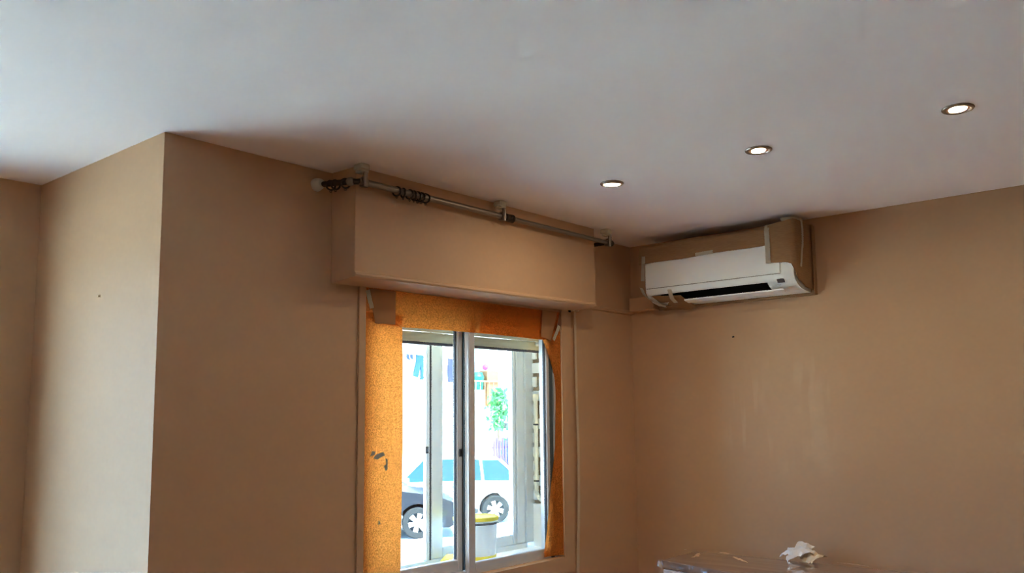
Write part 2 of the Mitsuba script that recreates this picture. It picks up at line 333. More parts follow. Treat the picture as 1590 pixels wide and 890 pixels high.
def paper_top():
    xs = np.linspace(OX0+.004, OX1-.004, 40); vs = np.linspace(0, 1, 10)
    X, V = np.meshgrid(xs, vs, indexing='ij')
    Z = 2.092 - .135*V - .004*np.sin(X*4)*V
    Y = 2.583 + .034*V**.8 + ripple(X*3, Z*3, .004, 3)*np.sin(np.pi*V)
    put('masking_paper_001', sheet(np.stack([X, Y, Z], -1)[:, ::-1]), 'm_paper', True, label='orange brown paper strip masking the top of the window', category='masking paper')
    xs = np.linspace(2.745, OX1-.006, 24)
    X, V = np.meshgrid(xs, vs, indexing='ij')
    Z = 2.0915 - .134*V - .004*np.sin(X*4)*V
    Y = 2.5810 + .034*V**.8 + ripple(X*3, Z*3, .004, 3)*np.sin(np.pi*V)
    put('masking_paper_003', sheet(np.stack([X, Y, Z], -1)[:, ::-1]), 'm_paper', True, label='darker second layer of paper over the right half of the window top', category='masking paper')
    # doubled ends of the top strip, folded over at the corners
    def flap(pts, y0, y1):
        a, b, c, d = [np.array(p, float) for p in pts]       # top-left, top-right, bottom-right, bottom-left in (x, z)
        S, V2 = np.meshgrid(np.linspace(0, 1, 8), np.linspace(0, 1, 8), indexing='ij')
        Q = (1-V2)[..., None]*((1-S)[..., None]*a + S[..., None]*b) + V2[..., None]*((1-S)[..., None]*d + S[..., None]*c)
        Yq = y0 + (y1-y0)*V2 - .003*np.sin(np.pi*S)
        return sheet(np.stack([Q[..., 0], Yq, Q[..., 1]], -1)[:, ::-1], .0015)
    put('masking_paper_001__fold', flap([(2.104, 2.088), (2.238, 2.090), (2.246, 1.960), (2.146, 1.958)], 2.5785, 2.590), 'm_fold', True, label='brown doubled corner fold')
    put('masking_paper_001__fold_001', flap([(3.136, 2.092), (3.252, 2.092), (3.212, 1.952), (3.140, 1.968)], 2.5785, 2.590), 'm_fold', True, label='brown doubled corner fold')
def paper_right():
    zt = np.array([.950, .973, 1.011, 1.16, 1.282, 1.424, 1.631, 1.707, 1.781, 1.875, 1.958, 2.0])
    xt = np.array([3.172, 3.160, 3.179, 3.206, 3.226, 3.256, 3.266, 3.270, 3.263, 3.230, 3.176, 3.150])
    zs = np.linspace(.952, 2.0, 46); us = np.linspace(0, 1, 9)
    xe = np.interp(zs, zt, xt); ker = np.array([1, 2, 3, 2, 1])/9; xe = np.convolve(np.pad(xe, 2, mode='edge'), ker, 'valid')
    Z, U = np.meshgrid(zs, us, indexing='ij')
    XE = xe[:, None] + 0*U
    X = OX1-.003 + (XE - OX1+.003)*U
    Y = 2.583 + .030*U + .010*np.sin(np.pi*U)*np.clip((3.28-XE)/.1, 0, 1)
    put('masking_paper_002', sheet(np.stack([X, Y, Z], -1)[:, ::-1]), 'm_paper', True, label='narrow curling orange paper strip at the right side of the window', category='masking paper')
paper_left(); paper_top(); paper_right()
def tape_strip(pts, w, wide, n=10, lift=None, thick=.0006):
    """A ribbon along the 3D points; wide = the 3D direction(s) of its width."""
    P = np.array(pts, float); d = np.linalg.norm(np.diff(P, axis=0), axis=1); s = np.r_[0, np.cumsum(d)]
    t = np.linspace(0, s[-1], max(n, 2)); Q = np.stack([np.interp(t, s, P[:, i]) for i in range(3)], 1)
    W = np.array(wide, float)
    W = np.stack([np.interp(t, s, W[:, i]) for i in range(3)], 1) if W.ndim == 2 else np.tile(W, (len(t), 1))
    W /= np.linalg.norm(W, axis=1, keepdims=True)
    return sheet(np.stack([Q - W*w/2, Q + W*w/2], 1), thick)
put('masking_tape', tape_strip([(2.094, 2.572, 2.080), (2.100, 2.571, 2.05), (2.116, 2.573, 2.012)], .020, (1, 0, .3)), 'm_tape', True, label='pale tape at the upper left corner of the window', category='tape')
put('masking_tape_001', tape_strip([(3.253, 2.571, 2.025), (3.232, 2.570, 1.99), (3.212, 2.574, 1.955)], .018, (1, 0, -.6)), 'm_tape', True, label='pale tape at the upper right corner of the window', category='tape')

# shutter strap beside the window
def strap():
    zs = np.linspace(2.118, .80, 24)
    p = [(3.376 - .012*(2.118-z)/1.3 + .004*math.sin(z*6), 2.568 - .008*math.sin((2.118-z)/1.32*math.pi), z) for z in zs]
    wd = [(1, -.10*math.sin(z*2.3), 0) for z in zs]
    put('shutter_strap__strap', tape_strip(p, .019, wd, 40, thick=.0012), 'm_strap', True)
    put('shutter_strap__guide', minus(B(3.355, 3.398, 2.556, 2.5845, 2.106, 2.128, .003), B(3.362, 3.390, 2.55, 2.58, 2.100, 2.124)), 'm_pipe', label='small strap guide')
    put('shutter_strap__slot', B(3.330, 3.346, 2.570, 2.5748, 2.098, 2.112, .002), 'm_black', label='dark slot')
    tag('shutter_strap', label='beige roller shutter strap hanging down right of the window', category='strap')
strap()

# ------------------------------------------------------------------ curtain rod
RY, RZ = 2.405, 2.434
def rod():
    def bar(x0, x1, r): return tube([(x0, RY, RZ), ((x0+x1)/2, RY, RZ), (x1, RY, RZ)], r, 20)
    put('curtain_rod__pole', bar(1.915, 2.69, .0120), 'm_rod', 60)
    put('curtain_rod__pole_001', bar(2.70, 3.455, .0102), 'm_rod', 60)
    col = lathe([(0, 0), (.016, 0), (.0165, .002), (.0165, .008), (.0145, .010), (.0165, .012), (.0165, .020), (.0145, .022), (.0165, .024), (.0165, .034), (.0145, .036), (.0175, .038), (.0175, .046), (.012, .048), (0, .048)], 24)
    put('curtain_rod__collar', move(col, 2.688, RY, RZ, ry=90), 'm_rod_dark', 30, label='dark ribbed joint collar')
    put('curtain_rod__end_cap', move(lathe([(0, 0), (.015, 0), (.016, .004), (.016, .02), (.012, .028), (0, .03)], 20), 3.446, RY, RZ, ry=90), 'm_rod_dark', 40)
    for x in (1.930, 2.664, 3.432):
        b = nxt('curtain_rod__bracket')
        put(b, cat(B(x-.021, x+.021, RY-.017, RY+.030, 2.476, 2.4995, .005), B(x-.017, x+.017, RY-.015, RY+.024, 2.466, 2.477, .004)), 'm_bracket', label='off-white ceiling pad')
        put(b + '__post', cat(tube([(x, RY-.016, 2.466), (x, RY-.016, 2.44), (x, RY-.016, 2.412)], .0085, 14), move(torus(.016, .0042), x, RY, RZ)), 'm_rod', 60, label='metal hanger')
    # returns to the wall at both ends
    L = [(1.922, RY, RZ), (1.905, RY+.03, RZ+.002), (1.885, RY+.09, RZ+.004), (1.868, RY+.15, RZ+.006), (1.862, YB-.004, RZ+.007)]
    put('curtain_rod__return', tube(L, .0105, 14), 'm_rod_dark', 60)
    put('curtain_rod__wall_cup', move(lathe([(0, 0), (.024, 0), (.024, .006), (.019, .026), (.014, .034), (0, .034)], 24), 1.862, YB-.001, RZ+.008, rx=90), 'm_bracket', 40, label='off-white wall cup')
    put('curtain_rod__knuckle', move(trimesh.creation.icosphere(3, .0165), 1.902, RY+.034, RZ+.002), 'm_rod', True)
    put('curtain_rod__return_001', tube([(3.436, RY, RZ), (3.438, RY+.06, RZ), (3.440, YB-.004, RZ)], .0100, 14), 'm_rod_dark', 60)
    put('curtain_rod__wall_cup_001', move(lathe([(0, 0), (.024, 0), (.024, .006), (.019, .026), (.014, .034), (0, .034)], 24), 3.440, YB-.001, RZ, rx=90), 'm_bracket', 40)
    tag('curtain_rod', label='thin metal curtain rod hung from the ceiling in front of the shutter box', category='curtain rod')
rod()
def rings():
    names = ['leftmost of the seven', 'second from left of the seven', 'third from left of the seven', 'fourth from left of the seven', 'fifth from left of the seven', 'sixth from left of the seven', 'rightmost of the seven']
    tm = torus(.0168, .0033); ey = move(torus(.0035, .0014, 14, 6), 0, 0, -.0225)
    for x, a, n in zip((2.088, 2.119, 2.151, 2.172, 2.191, 2.209, 2.231), (22, -14, 12, -8, 10, 16, 40), names):
        k = nxt('curtain_ring')
        put(k, move(tm, x, RY, RZ-.0035, rz=a), 'm_rod_dark', True, label=f'dark metal curtain ring, {n} bunched on the rod', category='curtain ring', group='curtain rings on the rod')
        put(k + '__eyelet', move(ey, x, RY, RZ-.0035, rz=a), 'm_rod_dark', True)
    for u, n in ((.055, 'nearest the rod'), (.095, 'middle one'), (.115, 'nearest the wall')):
        x = np.interp(RY+u, [RY+.03, RY+.09, RY+.15], [1.905, 1.885, 1.868])
        k = nxt('curtain_ring')
        put(k, move(tm, x, RY+u, RZ-.002, rz=75), 'm_rod_dark', True, label=f'dark metal curtain ring on the left return, {n}', category='curtain ring', group='curtain rings on the rod')
        put(k + '__eyelet', move(ey, x, RY+u, RZ-.002, rz=75), 'm_rod_dark', True)
rings()

# ------------------------------------------------------------------ recessed ceiling spotlights
def spot(x, y, tilt, tdir, rl, power, label):
    k = nxt('ceiling_spotlight')
    ring = lathe([(.034, 0.0), (.045, 0.0), (.0465, -.003), (.044, -.006), (.037, -.007), (.034, -.004), (.034, 0.0)], 48)
    put(k + '__bezel', move(ring, x, y, H), 'm_bezel', 40, label='bronze coloured bezel')
    def aim(m):
        m = m.copy()
        m.apply_transform(trimesh.transformations.rotation_matrix(math.radians(tilt), [-tdir[1], tdir[0], 0]))
        m.apply_translation([x, y, H-.0045]); return m
    gim = lathe([(rl, 0.0), (.031, .0005), (.0335, .001), (.0335, .003), (.031, .003), (rl, .002), (rl, 0.0)], 48)
    put(k + '__gimbal', aim(gim), 'm_gimbal', 40, label='copper toned inner ring')
    a = np.arange(40)*2*math.pi/40
    V = np.vstack([[[0, 0, -.0012]], np.stack([rl*np.cos(a), rl*np.sin(a), 0*a], 1)])
    F = [[0, (i+1) % 40 + 1, i+1] for i in range(40)]
    put(k + '__lens', aim(trimesh.Trimesh(V, F, process=False)), 'm_white_panel', True, label='glowing lens', emitter={'type': 'area', 'radiance': {'type': 'rgb', 'value': [power, power*.82, power*.62]}})
    tag(k, label=label, category='spotlight', group='spotlights in the ceiling')
spot(2.746, 1.895, 9, (-.75, -.65), .031, 12.0, 'lit ceiling spotlight nearest the window, whole face glaring white')
spot(2.728, 1.268, 5, (.5, .8), .0235, 21.0, 'lit ceiling spotlight in the middle of the row of three')
spot(2.748, .632, 5, (.5, .8), .0255, 21.0, 'lit ceiling spotlight at the right end of the row of three')

# ------------------------------------------------------------------ air conditioner, half masked
AY0, AY1 = 1.578, 2.362
def air_conditioner():
    prof = [(3.886, 2.440), (3.745, 2.440), (3.722, 2.432), (3.708, 2.412), (3.702, 2.380), (3.700, 2.300), (3.700, 2.228), (3.704, 2.205), (3.716, 2.190), (3.735, 2.176), (3.765, 2.162), (3.820, 2.152), (3.886, 2.150)]
    body = prism(prof, AY1-AY0, 'y', AY0)
    trimesh.repair.fix_normals(body)
    slot = prism([(3.690, 2.1935), (3.722, 2.1935), (3.80, 2.215), (3.84, 2.215), (3.84, 2.163), (3.765, 2.1595), (3.742, 2.1535), (3.69, 2.13)], 2.335-1.713, 'y', 1.713)
    trimesh.repair.fix_normals(slot)
    put('air_conditioner__body', minus(body, slot), 'm_white_plastic', 35)
    inner = cat(B(3.800, 3.838, 1.7135, 2.3345, 2.166, 2.208))
    put('air_conditioner__seam', B(3.6972, 3.7005, 1.640, AY1-.006, 2.2240, 2.2278), 'm_grey_print')
    put('air_conditioner__duct', inner, 'm_black', label='black air outlet')
    pan = prism([(3.705, 2.431), (3.698, 2.412), (3.6955, 2.38), (3.6935, 2.30), (3.6935, 2.2275), (3.699, 2.2275), (3.699, 2.30), (3.701, 2.38), (3.704, 2.41), (3.709, 2.428)], AY1-.006-1.64, 'y', 1.64)
    trimesh.repair.fix_normals(pan)
    put('air_conditioner__front_panel', pan, 'm_white_plastic', 35)
    flap = prism([(3.722, 2.1585), (3.731, 2.1565), (3.765, 2.1475), (3.765, 2.1435), (3.730, 2.1495), (3.721, 2.1525)], 2.155-1.640, 'y', 1.640)
    trimesh.repair.fix_normals(flap)
    put('air_conditioner__flap', flap, 'm_white_plastic', 35)
    put('air_conditioner__display', move(B(-.0012, .0012, -.017, .017, -.010, .010), 3.7118, 1.645, 2.1935, ry=-38), 'm_screen', label='small dark display window')
    t = meshkit.text_mesh('Econavi', .0065, .0010)
    c = t.bounds.mean(0); t.apply_translation([-c[0], -c[1], 0])
    R = np.array([[0, .68, -.73], [-1, 0, 0], [0, .73, .68]])
    v = t.vertices @ R.T; t = trimesh.Trimesh(v + [3.7295, 1.668, 2.1782], t.faces, process=False)
    put('air_conditioner__lettering', t, 'm_grey_print', label='tiny grey lettering')
    tag('air_conditioner', label='white wall air conditioner high on the right wall, partly masked with cardboard', category='air conditioner')
air_conditioner()
put('cardboard_sheet', B(3.887, 3.8985, 1.556, 2.405, 2.137, 2.470, .002), 'm_card', label='cardboard backing sheet on the wall behind the air conditioner', category='cardboard')
put('cardboard_sheet__lip', B(3.868, 3.8985, 1.551, 1.5555, 2.139, 2.462, .001), 'm_card', label='folded right edge')
def cards():
    # cover over the upper front, folded back over the top
    ys = np.linspace(1.682, 2.392, 14)
    pr = np.array([(3.6905, 2.352), (3.6905, 2.40), (3.695, 2.430), (3.705, 2.446), (3.73, 2.453), (3.80, 2.456), (3.885, 2.460)])
    G = np.array([[(a, y, z + (.010*(1-(y-1.68)/.71) if i == 0 else 0) + .002*math.sin(y*17+i)) for i, (a, z) in enumerate(pr)] for y in ys])
    put('cardboard_sheet_001', sheet(G, .003), 'm_card', 50, label='cardboard folded over the upper front and top of the air conditioner', category='cardboard')
    # bent piece round the right end
    path = [(3.6885, 1.688), (3.6885, 1.650), (3.6885, 1.606), (3.690, 1.583), (3.698, 1.570), (3.715, 1.565), (3.80, 1.562), (3.884, 1.563)]
    zlo = [2.278, 2.275, 2.272, 2.262, 2.235, 2.20, 2.165, 2.160]
    zhi = [2.452, 2.458, 2.462, 2.466, 2.468, 2.468, 2.466, 2.464]
    G = np.array([[(x, y, a + (b-a)*u) for u in np.linspace(0, 1, 6)] for (x, y), a, b in zip(path, zlo, zhi)])
    put('cardboard_sheet_002', sheet(G, .003), 'm_card', 50, label='cardboard bent round the right end of the air conditioner', category='cardboard')
    # piece tucked in the left of the outlet, sagging below
    ys = np.linspace(2.170, 2.345, 10)
    G = np.array([[(3.716 + .165*u, y, 2.1885 - .012*(2.345-y)/.17 - (.043 + .010*math.sin((y-2.17)/.175*math.pi))*u**.8) for u in np.linspace(0, 1, 7)] for y in ys])
    put('cardboard_sheet_003', sheet(G, .003), 'm_card', 50, label='cardboard scrap tucked under the left of the air outlet', category='cardboard')
cards()
put('pipe_trunk', B(3.850, 3.8995, 2.412, 2.566, 2.142, 2.214, .003), 'm_wall', label='short painted pipe trunking in the corner beside the air conditioner', category='pipe trunking')
def ac_tapes():
    F = 3.6855
    tp = [
        ('pale tape strip up the left end of the air conditioner cover', [(F+.004, 2.372, 2.268), (F+.002, 2.366, 2.33), (F+.002, 2.362, 2.395), (F+.006, 2.360, 2.415)], .022, (0, 1, .1)),
        ('pale tape curling below the left end of the air conditioner', [(F+.008, 2.385, 2.235), (F+.020, 2.372, 2.195), (F+.055, 2.345, 2.165), (F+.12, 2.315, 2.150), (F+.19, 2.29, 2.146)], .022, (.2, 1, .3)),
        ('pale tape hanging over the air outlet', [(3.7005, 2.225, 2.212), (3.7105, 2.225, 2.190), (3.722, 2.222, 2.165), (3.745, 2.215, 2.148)], .024, (0, 1, 0)),
        ('short pale tape at the top edge of the white front panel', [(F+.001, 1.970, 2.366), (F+.001, 2.03, 2.365), (F+.001, 2.065, 2.363)], .018, (0, .0, 1)),
        ('pale tape upright along the cardboard at the right of the front panel', [(F-.001, 1.690, 2.276), (F-.001, 1.690, 2.36), (F-.001, 1.692, 2.43), (F+.008, 1.690, 2.455)], .024, (0, 1, 0)),
        ('twisted tape across the top right corner of the cardboard', [(F+.010, 1.625, 2.470), (F+.03, 1.60, 2.478), (F+.06, 1.575, 2.478), (F+.085, 1.556, 2.470)], .020, (.4, .5, .7)),
        ('loose tape string hanging down the right end of the air conditioner', [(F+.075, 1.556, 2.476), (F+.078, 1.553, 2.43), (F+.072, 1.552, 2.37), (F+.058, 1.554, 2.30), (F+.050, 1.556, 2.25)], .009, (.75, -.6, 0)),
    ]
    for lab, pts, w, wd in tp:
        put(nxt('masking_tape'), tape_strip(pts, w, wd, 14), 'm_tape', True, label=lab, category='tape')
ac_tapes()

# ------------------------------------------------------------------ wrapped cabinet with litter on top
CX0, CX1, CY0, CY1, CZ = 3.545, 3.872, .72, 2.215, .925
put('wrapped_cabinet__body', B(CX0+.018, CX1, CY0, CY1, .05, CZ-.02), 'm_white_panel')
put('wrapped_cabinet__top', B(CX0+.004, CX1, CY0-.01, CY1+.006, CZ-.036, CZ, .003), 'm_wood', label='brown wooden top')
put('wrapped_cabinet__plinth', B(CX0+.04, CX1, CY0+.02, CY1-.02, 0, .05), 'm_plastic_dark')
for i in range(3):
    a = CY0+.004 + i*(CY1-CY0)/3
    d = nxt('wrapped_cabinet__door')
    put(d, B(CX0, CX0+.017, a, a+(CY1-CY0)/3-.008, .06, CZ-.040, .002), 'm_white_panel', label='white door panel')
    put(d + '__handle', B(CX0-.014, CX0-.001, a+.40, a+.412, .45, .60, .003), 'm_rod')
def wrap():
    n = 150
    ys = np.linspace(CY0-.02, CY1+.018, n)
    sec = [(CX0-.016, z) for z in np.linspace(.30, .90, 12)] + [(CX0-.013, .925), (CX0-.004, .937)] + [(x, .940) for x in np.linspace(CX0+.012, CX1+.006, 16)]
    G = np.zeros((n, len(sec), 3))
    for j, (x, z) in enumerate(sec):
        G[:, j] = np.stack([0*ys + x, ys, 0*ys + z], 1)
    q = G.copy(); q[..., 1] *= 1.0
    rid = np.abs(meshkit.fbm(np.stack([G[..., 0]*9 + 3, G[..., 1]*13, G[..., 2]*7], -1), 3) - .5)*2
    fine = meshkit.fbm(np.stack([G[..., 0]*30, G[..., 1]*26, G[..., 2]*24], -1), 3, 4) - .5
    d = .034*np.clip(1 - 2.6*rid, 0, 1) + .014*fine
    top = G[..., 2] >= .93
    G[..., 2] += np.where(top, .22*d + .003, 0)
    G[..., 0] -= np.where(~top, d, 0)
    edge = np.abs(np.arange(len(sec)) - 12.5) < 2.5
    G[:, edge, 0] -= (.010*(meshkit.noise(np.stack([ys*23, 0*ys, 0*ys], -1)) - .3))[:, None]
    endc = G[-1].copy(); cap = np.stack([endc, endc*[1, 1, 0] + [0, .004, .30]], 0)
    put('wrapped_cabinet__plastic_wrap', sheet(G), 'm_wrap', True, label='wrinkled clear plastic wrap')
    put('wrapped_cabinet__plastic_wrap_001', sheet(cap), 'm_wrap', True)
wrap()
tag('wrapped_cabinet', label='low cabinet wrapped in clear plastic against the right wall', category='cabinet')
for k in [k for k in scene if k.startswith('wrapped_cabinet__')]:      # the front runs out of parallel with the wall: deeper towards the room
    v, f, n, uv, c = meshkit.WRITTEN[scene[k]['filename']]
    w = np.array(v, float); w[:, 0] = CX1 - (CX1 - w[:, 0])*(1 + .80*(CY1 - w[:, 1]))
    b = scene[k]['bsdf']['id']
    scene[k] = mikit.ply(trimesh.Trimesh(w, f, process=False), b, smooth=True if 'wrap__' in k or k.endswith('plastic_wrap') or k.endswith('plastic_wrap_001') else False)
def litter():
    ps = [(3.649, 2.088, 25, .100, .020, 'beige paper scrap nearest the far end of the wrapped cabinet'), (3.590, 2.075, 10, .034, .013, 'tiny beige scrap in front of the longest one on the wrapped cabinet'),
          (3.770, 2.013, 60, .075, .028, 'torn beige scrap by the wall on the wrapped cabinet'), (3.645, 1.870, 50, .16, .016, 'long ragged beige scrap in the middle of the wrapped cabinet'), (3.80, 1.42, 80, .15, .014, 'beige scrap right of the crumpled paper on the wrapped cabinet')]
    for x, y, a, l, w, lab in ps:
        n = 9; t = np.linspace(-.5, .5, n)
        wv = w*(.6 + .8*nrg.random(n))*np.sqrt(np.clip(1.05 - (2*t)**2, .1, 1))
        z = .004*nrg.random(n)
        G = np.stack([np.stack([t*l, -wv/2, z], 1), np.stack([t*l, wv/2, z[::-1]], 1)], 1)
        put(nxt('paper_scrap'), move(sheet(G, .0008), x, y, .9455, rz=a), 'm_scrap', 40, label=lab, category='paper scrap')
    def crumple(w, h, amp, seed, n=9):
        g = np.random.default_rng(seed)
        U, V = np.meshgrid(np.linspace(-.5, .5, n), np.linspace(-.5, .5, n), indexing='ij')
        X = w*U + .25*w/n*g.normal(size=U.shape); Y = h*V + .25*h/n*g.normal(size=U.shape)
        Z = 0*U
        for _ in range(5):
            a = g.random()*6.28; o = g.random()*.5 - .25
            Z = Z + (np.abs(np.cos(a)*U + np.sin(a)*V - o)*(2*g.random() - .7))
        Z = Z + .10*g.normal(size=U.shape)
        Z = amp*(Z.max() - Z)/(Z.max() - Z.min())
        return sheet(np.stack([X, Y, Z], -1), .0012)
    put('crumpled_paper__sheet', move(crumple(.105, .120, .062, 3), 3.775, 1.640, .945, rz=20), 'm_crumple')
    put('crumpled_paper__fold', move(crumple(.060, .070, .030, 6, 6), 3.785, 1.632, .990, rz=-20, rx=35, ry=-50), 'm_crumple')
    put('crumpled_paper__fold_001', move(crumple(.070, .050, .026, 9, 6), 3.785, 1.705, .958, rz=50, rx=-15), 'm_crumple')
    put('crumpled_paper__tape', move(crumple(.080, .085, .050, 12, 7), 3.765, 1.575, .950, rz=-35, ry=-8), 'm_paper_tape', label='beige tape wad')
    tag('crumpled_paper', label='crumpled white paper with beige tape on top of the wrapped cabinet', category='paper')
litter()
put('nail', tube([(XP+.002, 2.987, 2.019), (XP-.003, 2.987, 2.019), (XP-.006, 2.987, 2.020)], .0042, 10), 'm_scrap', 40, label='small nail in the pale projecting wall at the left', category='nail')
put('nail_001', tube([(XR+.002, 1.988, 1.972), (XR-.004, 1.988, 1.972), (XR-.010, 1.988, 1.969)], .0038, 10), 'm_rod_dark', 40, label='small dark nail in the right wall below the air conditioner', category='nail')

# ------------------------------------------------------------------ on the outer sill
def pail():
    x, y, z = 3.050, 2.935, .906
    prof = [(0, 0), (.088, 0), (.092, .004), (.102, .195), (.105, .198), (.105, .206), (.100, .208), (0, .208)]
    put('paint_pail__tub', move(lathe(prof, 40), x, y, z), 'm_white_plastic', 40)
    put('paint_pail__lid', move(lathe([(0, 0), (.108, 0), (.109, .003), (.109, .014), (.103, .017), (.098, .013), (0, .013)], 40), x, y, z+.208), 'm_yellow', 40, label='yellow lid')
    put('paint_pail__band', move(lathe([(.0935, .012), (.0950, .012), (.0975, .048), (.0958, .048)], 40), x, y, z), 'm_yellow', 40, label='yellow printed band')
    put('paint_pail__rim', move(lathe([(.1020, .160), (.1050, .160), (.1062, .170), (.1035, .170)], 40), x, y, z+.030), 'm_screen', 40, label='dark ring painted as the shadow under the lid')  # shadow gap below the lid, painted as a dark ring
    tag('paint_pail', label='white plastic paint pail with a yellow lid on the outer window sill', category='pail')
    s = B(-.10, .10, -.05, .05, 0, .065, .02).subdivide().subdivide()
    put('sponge', move(s, 2.850, 2.900, .906, rz=38), 'm_yellow', 50, label='yellow sponge lying on the outer sill left of the white pail', category='sponge')
pail()

# ------------------------------------------------------------------ street outside
GZ = -.8
put('street', B(-30, 60, YO+.11, 25.9, GZ-.2, GZ), 'm_street', kind='structure', label='sunlit pavement outside')
put('facade', B(5, 45, 26, 27, GZ, 9.0), 'm_render', kind='structure', label='sunlit white building across the street')
def wheel(key, cx, cy, cz, R, side):
    """side -1: the outer face looks to -y."""
    y0 = cy
    tyre = lathe([(R*.62, -.10), (R*.93, -.10), (R, -.075), (R, .075), (R*.93, .10), (R*.62, .10), (R*.62, -.10)], 36)
    rim = lathe([(0, -.02), (R*.60, -.02), (R*.62, -.08), (R*.66, -.085), (R*.66, .06), (0, .06), (0, -.02)], 36)
    k = nxt(key)
    put(k, move(tyre, cx, cy, cz, rx=90*1), 'm_tyre', 40)
    put(k + '__rim', move(rim, cx, cy, cz, rx=-90 if side < 0 else 90), 'm_plastic_dark', 40)
    for i in range(6):
        a = i*60 + 15
        sp = prism([(-R*.10, 0), (R*.10, 0), (R*.17, R*.60), (-R*.17, R*.60)], .02, 'y', -.01)
        put(nxt(k + '__spoke'), move(move(sp, ry=a), cx, cy + side*.075, cz), 'm_rim')
    put(nxt(k + '__spoke'), move(lathe([(0, 0), (R*.24, 0), (R*.22, .02), (0, .024)], 20), cx, cy + side*.072, cz, rx=90 if side < 0 else -90), 'm_rim', 40)
def car(key, paint, at, rz, L, label, glass='m_car_glass'):
    """A small hatchback, built along x with its nose to +x, then turned and set down."""
    W, R = .84, .31
    xf, xr = L/2 - .82, -L/2 + .75
    low = [(-L/2+.03, .30), (-L/2, .45), (-L/2+.02, .78), (-L/2+.10, .93), (-.6, .96), (L/2-1.25, .95), (L/2-.45, .83), (L/2-.08, .68), (L/2, .50), (L/2-.03, .28), (L/2-.2, .20), (-L/2+.2, .22)]
    body = prism(low, 2*W, 'y', -W); trimesh.repair.fix_normals(body)
    cuts = [trimesh.creation.cylinder(R+.06, 2*W+.4, sections=36, transform=trimesh.transformations.translation_matrix([x, 0, R]) @ trimesh.transformations.rotation_matrix(math.pi/2, [1, 0, 0])) for x in (xf, xr)]
    body = minus(body, *cuts)
    base = [(-L/2+.10, .93), (-L/2+.14, .955), (-.3, .962), (L/2-1.20, .95)]
    roof = [(-L/2+.62, 1.40), (-.55, 1.46), (.10, 1.46), (.38, 1.40)]
    def house(inset, dz, cutx=0):
        pts = []
        for x, z in base: pts += [(x, -W+.05+inset, z), (x, W-.05-inset, z)]
        for x, z in roof: pts += [(x, -W+.24+inset, z-dz), (x, W-.24-inset, z-dz)]
        return trimesh.convex.convex_hull(np.array(pts))
    parts = [('body', body, paint), ('windows', house(0.0, .012), glass)]
    rf = trimesh.convex.convex_hull(np.array([(x, s*(W-.235), z) for x, z in roof for s in (-1, 1)] + [(x, s*(W-.26), z+.014) for x, z in roof for s in (-1, 1)]))
    pil = [rf]
    for s in (-1, 1):
        for (a, b) in ((base[3], roof[3]), (base[1], roof[0]), ((-.42, .96), (-.42, 1.45)), ((-1.02, .955), (-.98, 1.43))):
            pil.append(tube([(a[0], s*(W-.045), a[1]), ((a[0]+b[0])/2, s*(W-.14), (a[1]+b[1])/2), (b[0], s*(W-.235), b[1])], .035, 8))
    parts.append(('roof', cat(*pil), paint))
    parts.append(('bumper', B(L/2-.12, L/2+.02, -W+.02, W-.02, .26, .42, .03), 'm_plastic_dark'))
    parts.append(('bumper_001', B(-L/2-.02, -L/2+.12, -W+.02, W-.02, .28, .44, .03), 'm_plastic_dark'))
    for s in (-1, 1):
        parts.append((f'headlight{"" if s < 0 else "_001"}', B(L/2-.32, L/2-.03, s*(W-.25)-.16, s*(W-.25)+.16, .60, .70, .03), 'm_rim'))
        parts.append((f'mirror{"" if s < 0 else "_001"}', B(L/2-1.42, L/2-1.28, s*(W+.08)-.10, s*(W+.08)+.08, .95, 1.06, .03), paint))
        parts.append((f'sill{"" if s < 0 else "_001"}', B(xr+R+.08, xf-R-.08, s*(W+.005)-.015, s*(W+.005)+.01, .24, .34, .008), 'm_plastic_dark'))
        for j, xx in enumerate((-.42, .42)):
            parts.append((f'door_handle{"" if (s < 0 and j == 0) else "_%03d" % (j + (2 if s > 0 else 0))}', B(xx-.09, xx+.09, s*W-.015, s*W+.02, .82, .85, .006), 'm_plastic_dark'))
    M = trimesh.transformations.translation_matrix(at) @ trimesh.transformations.rotation_matrix(math.radians(rz), [0, 0, 1])
    for n, m, mat in parts:
        m = m.copy(); m.apply_transform(M); put(f'{key}__{n}', m, mat, 30)
    before = set(scene)
    for x in (xf, xr):
        for s in (-1, 1): wheel(key + '__wheel', x, s*(W-.11), R, R, s)
    for k in set(scene) - before:
        scene[k]['to_world'] = T(M.tolist())
    tag(key, label=label, category='car')
car('white_car', 'm_car_white', (14.37, 15.09, GZ), 138, 4.1, 'white car parked across the street, seen through the right window pane')
car('black_car', 'm_car_black', (11.70, 14.64, GZ), -42, 4.1, 'black car whose front wheel shows through the left window pane')

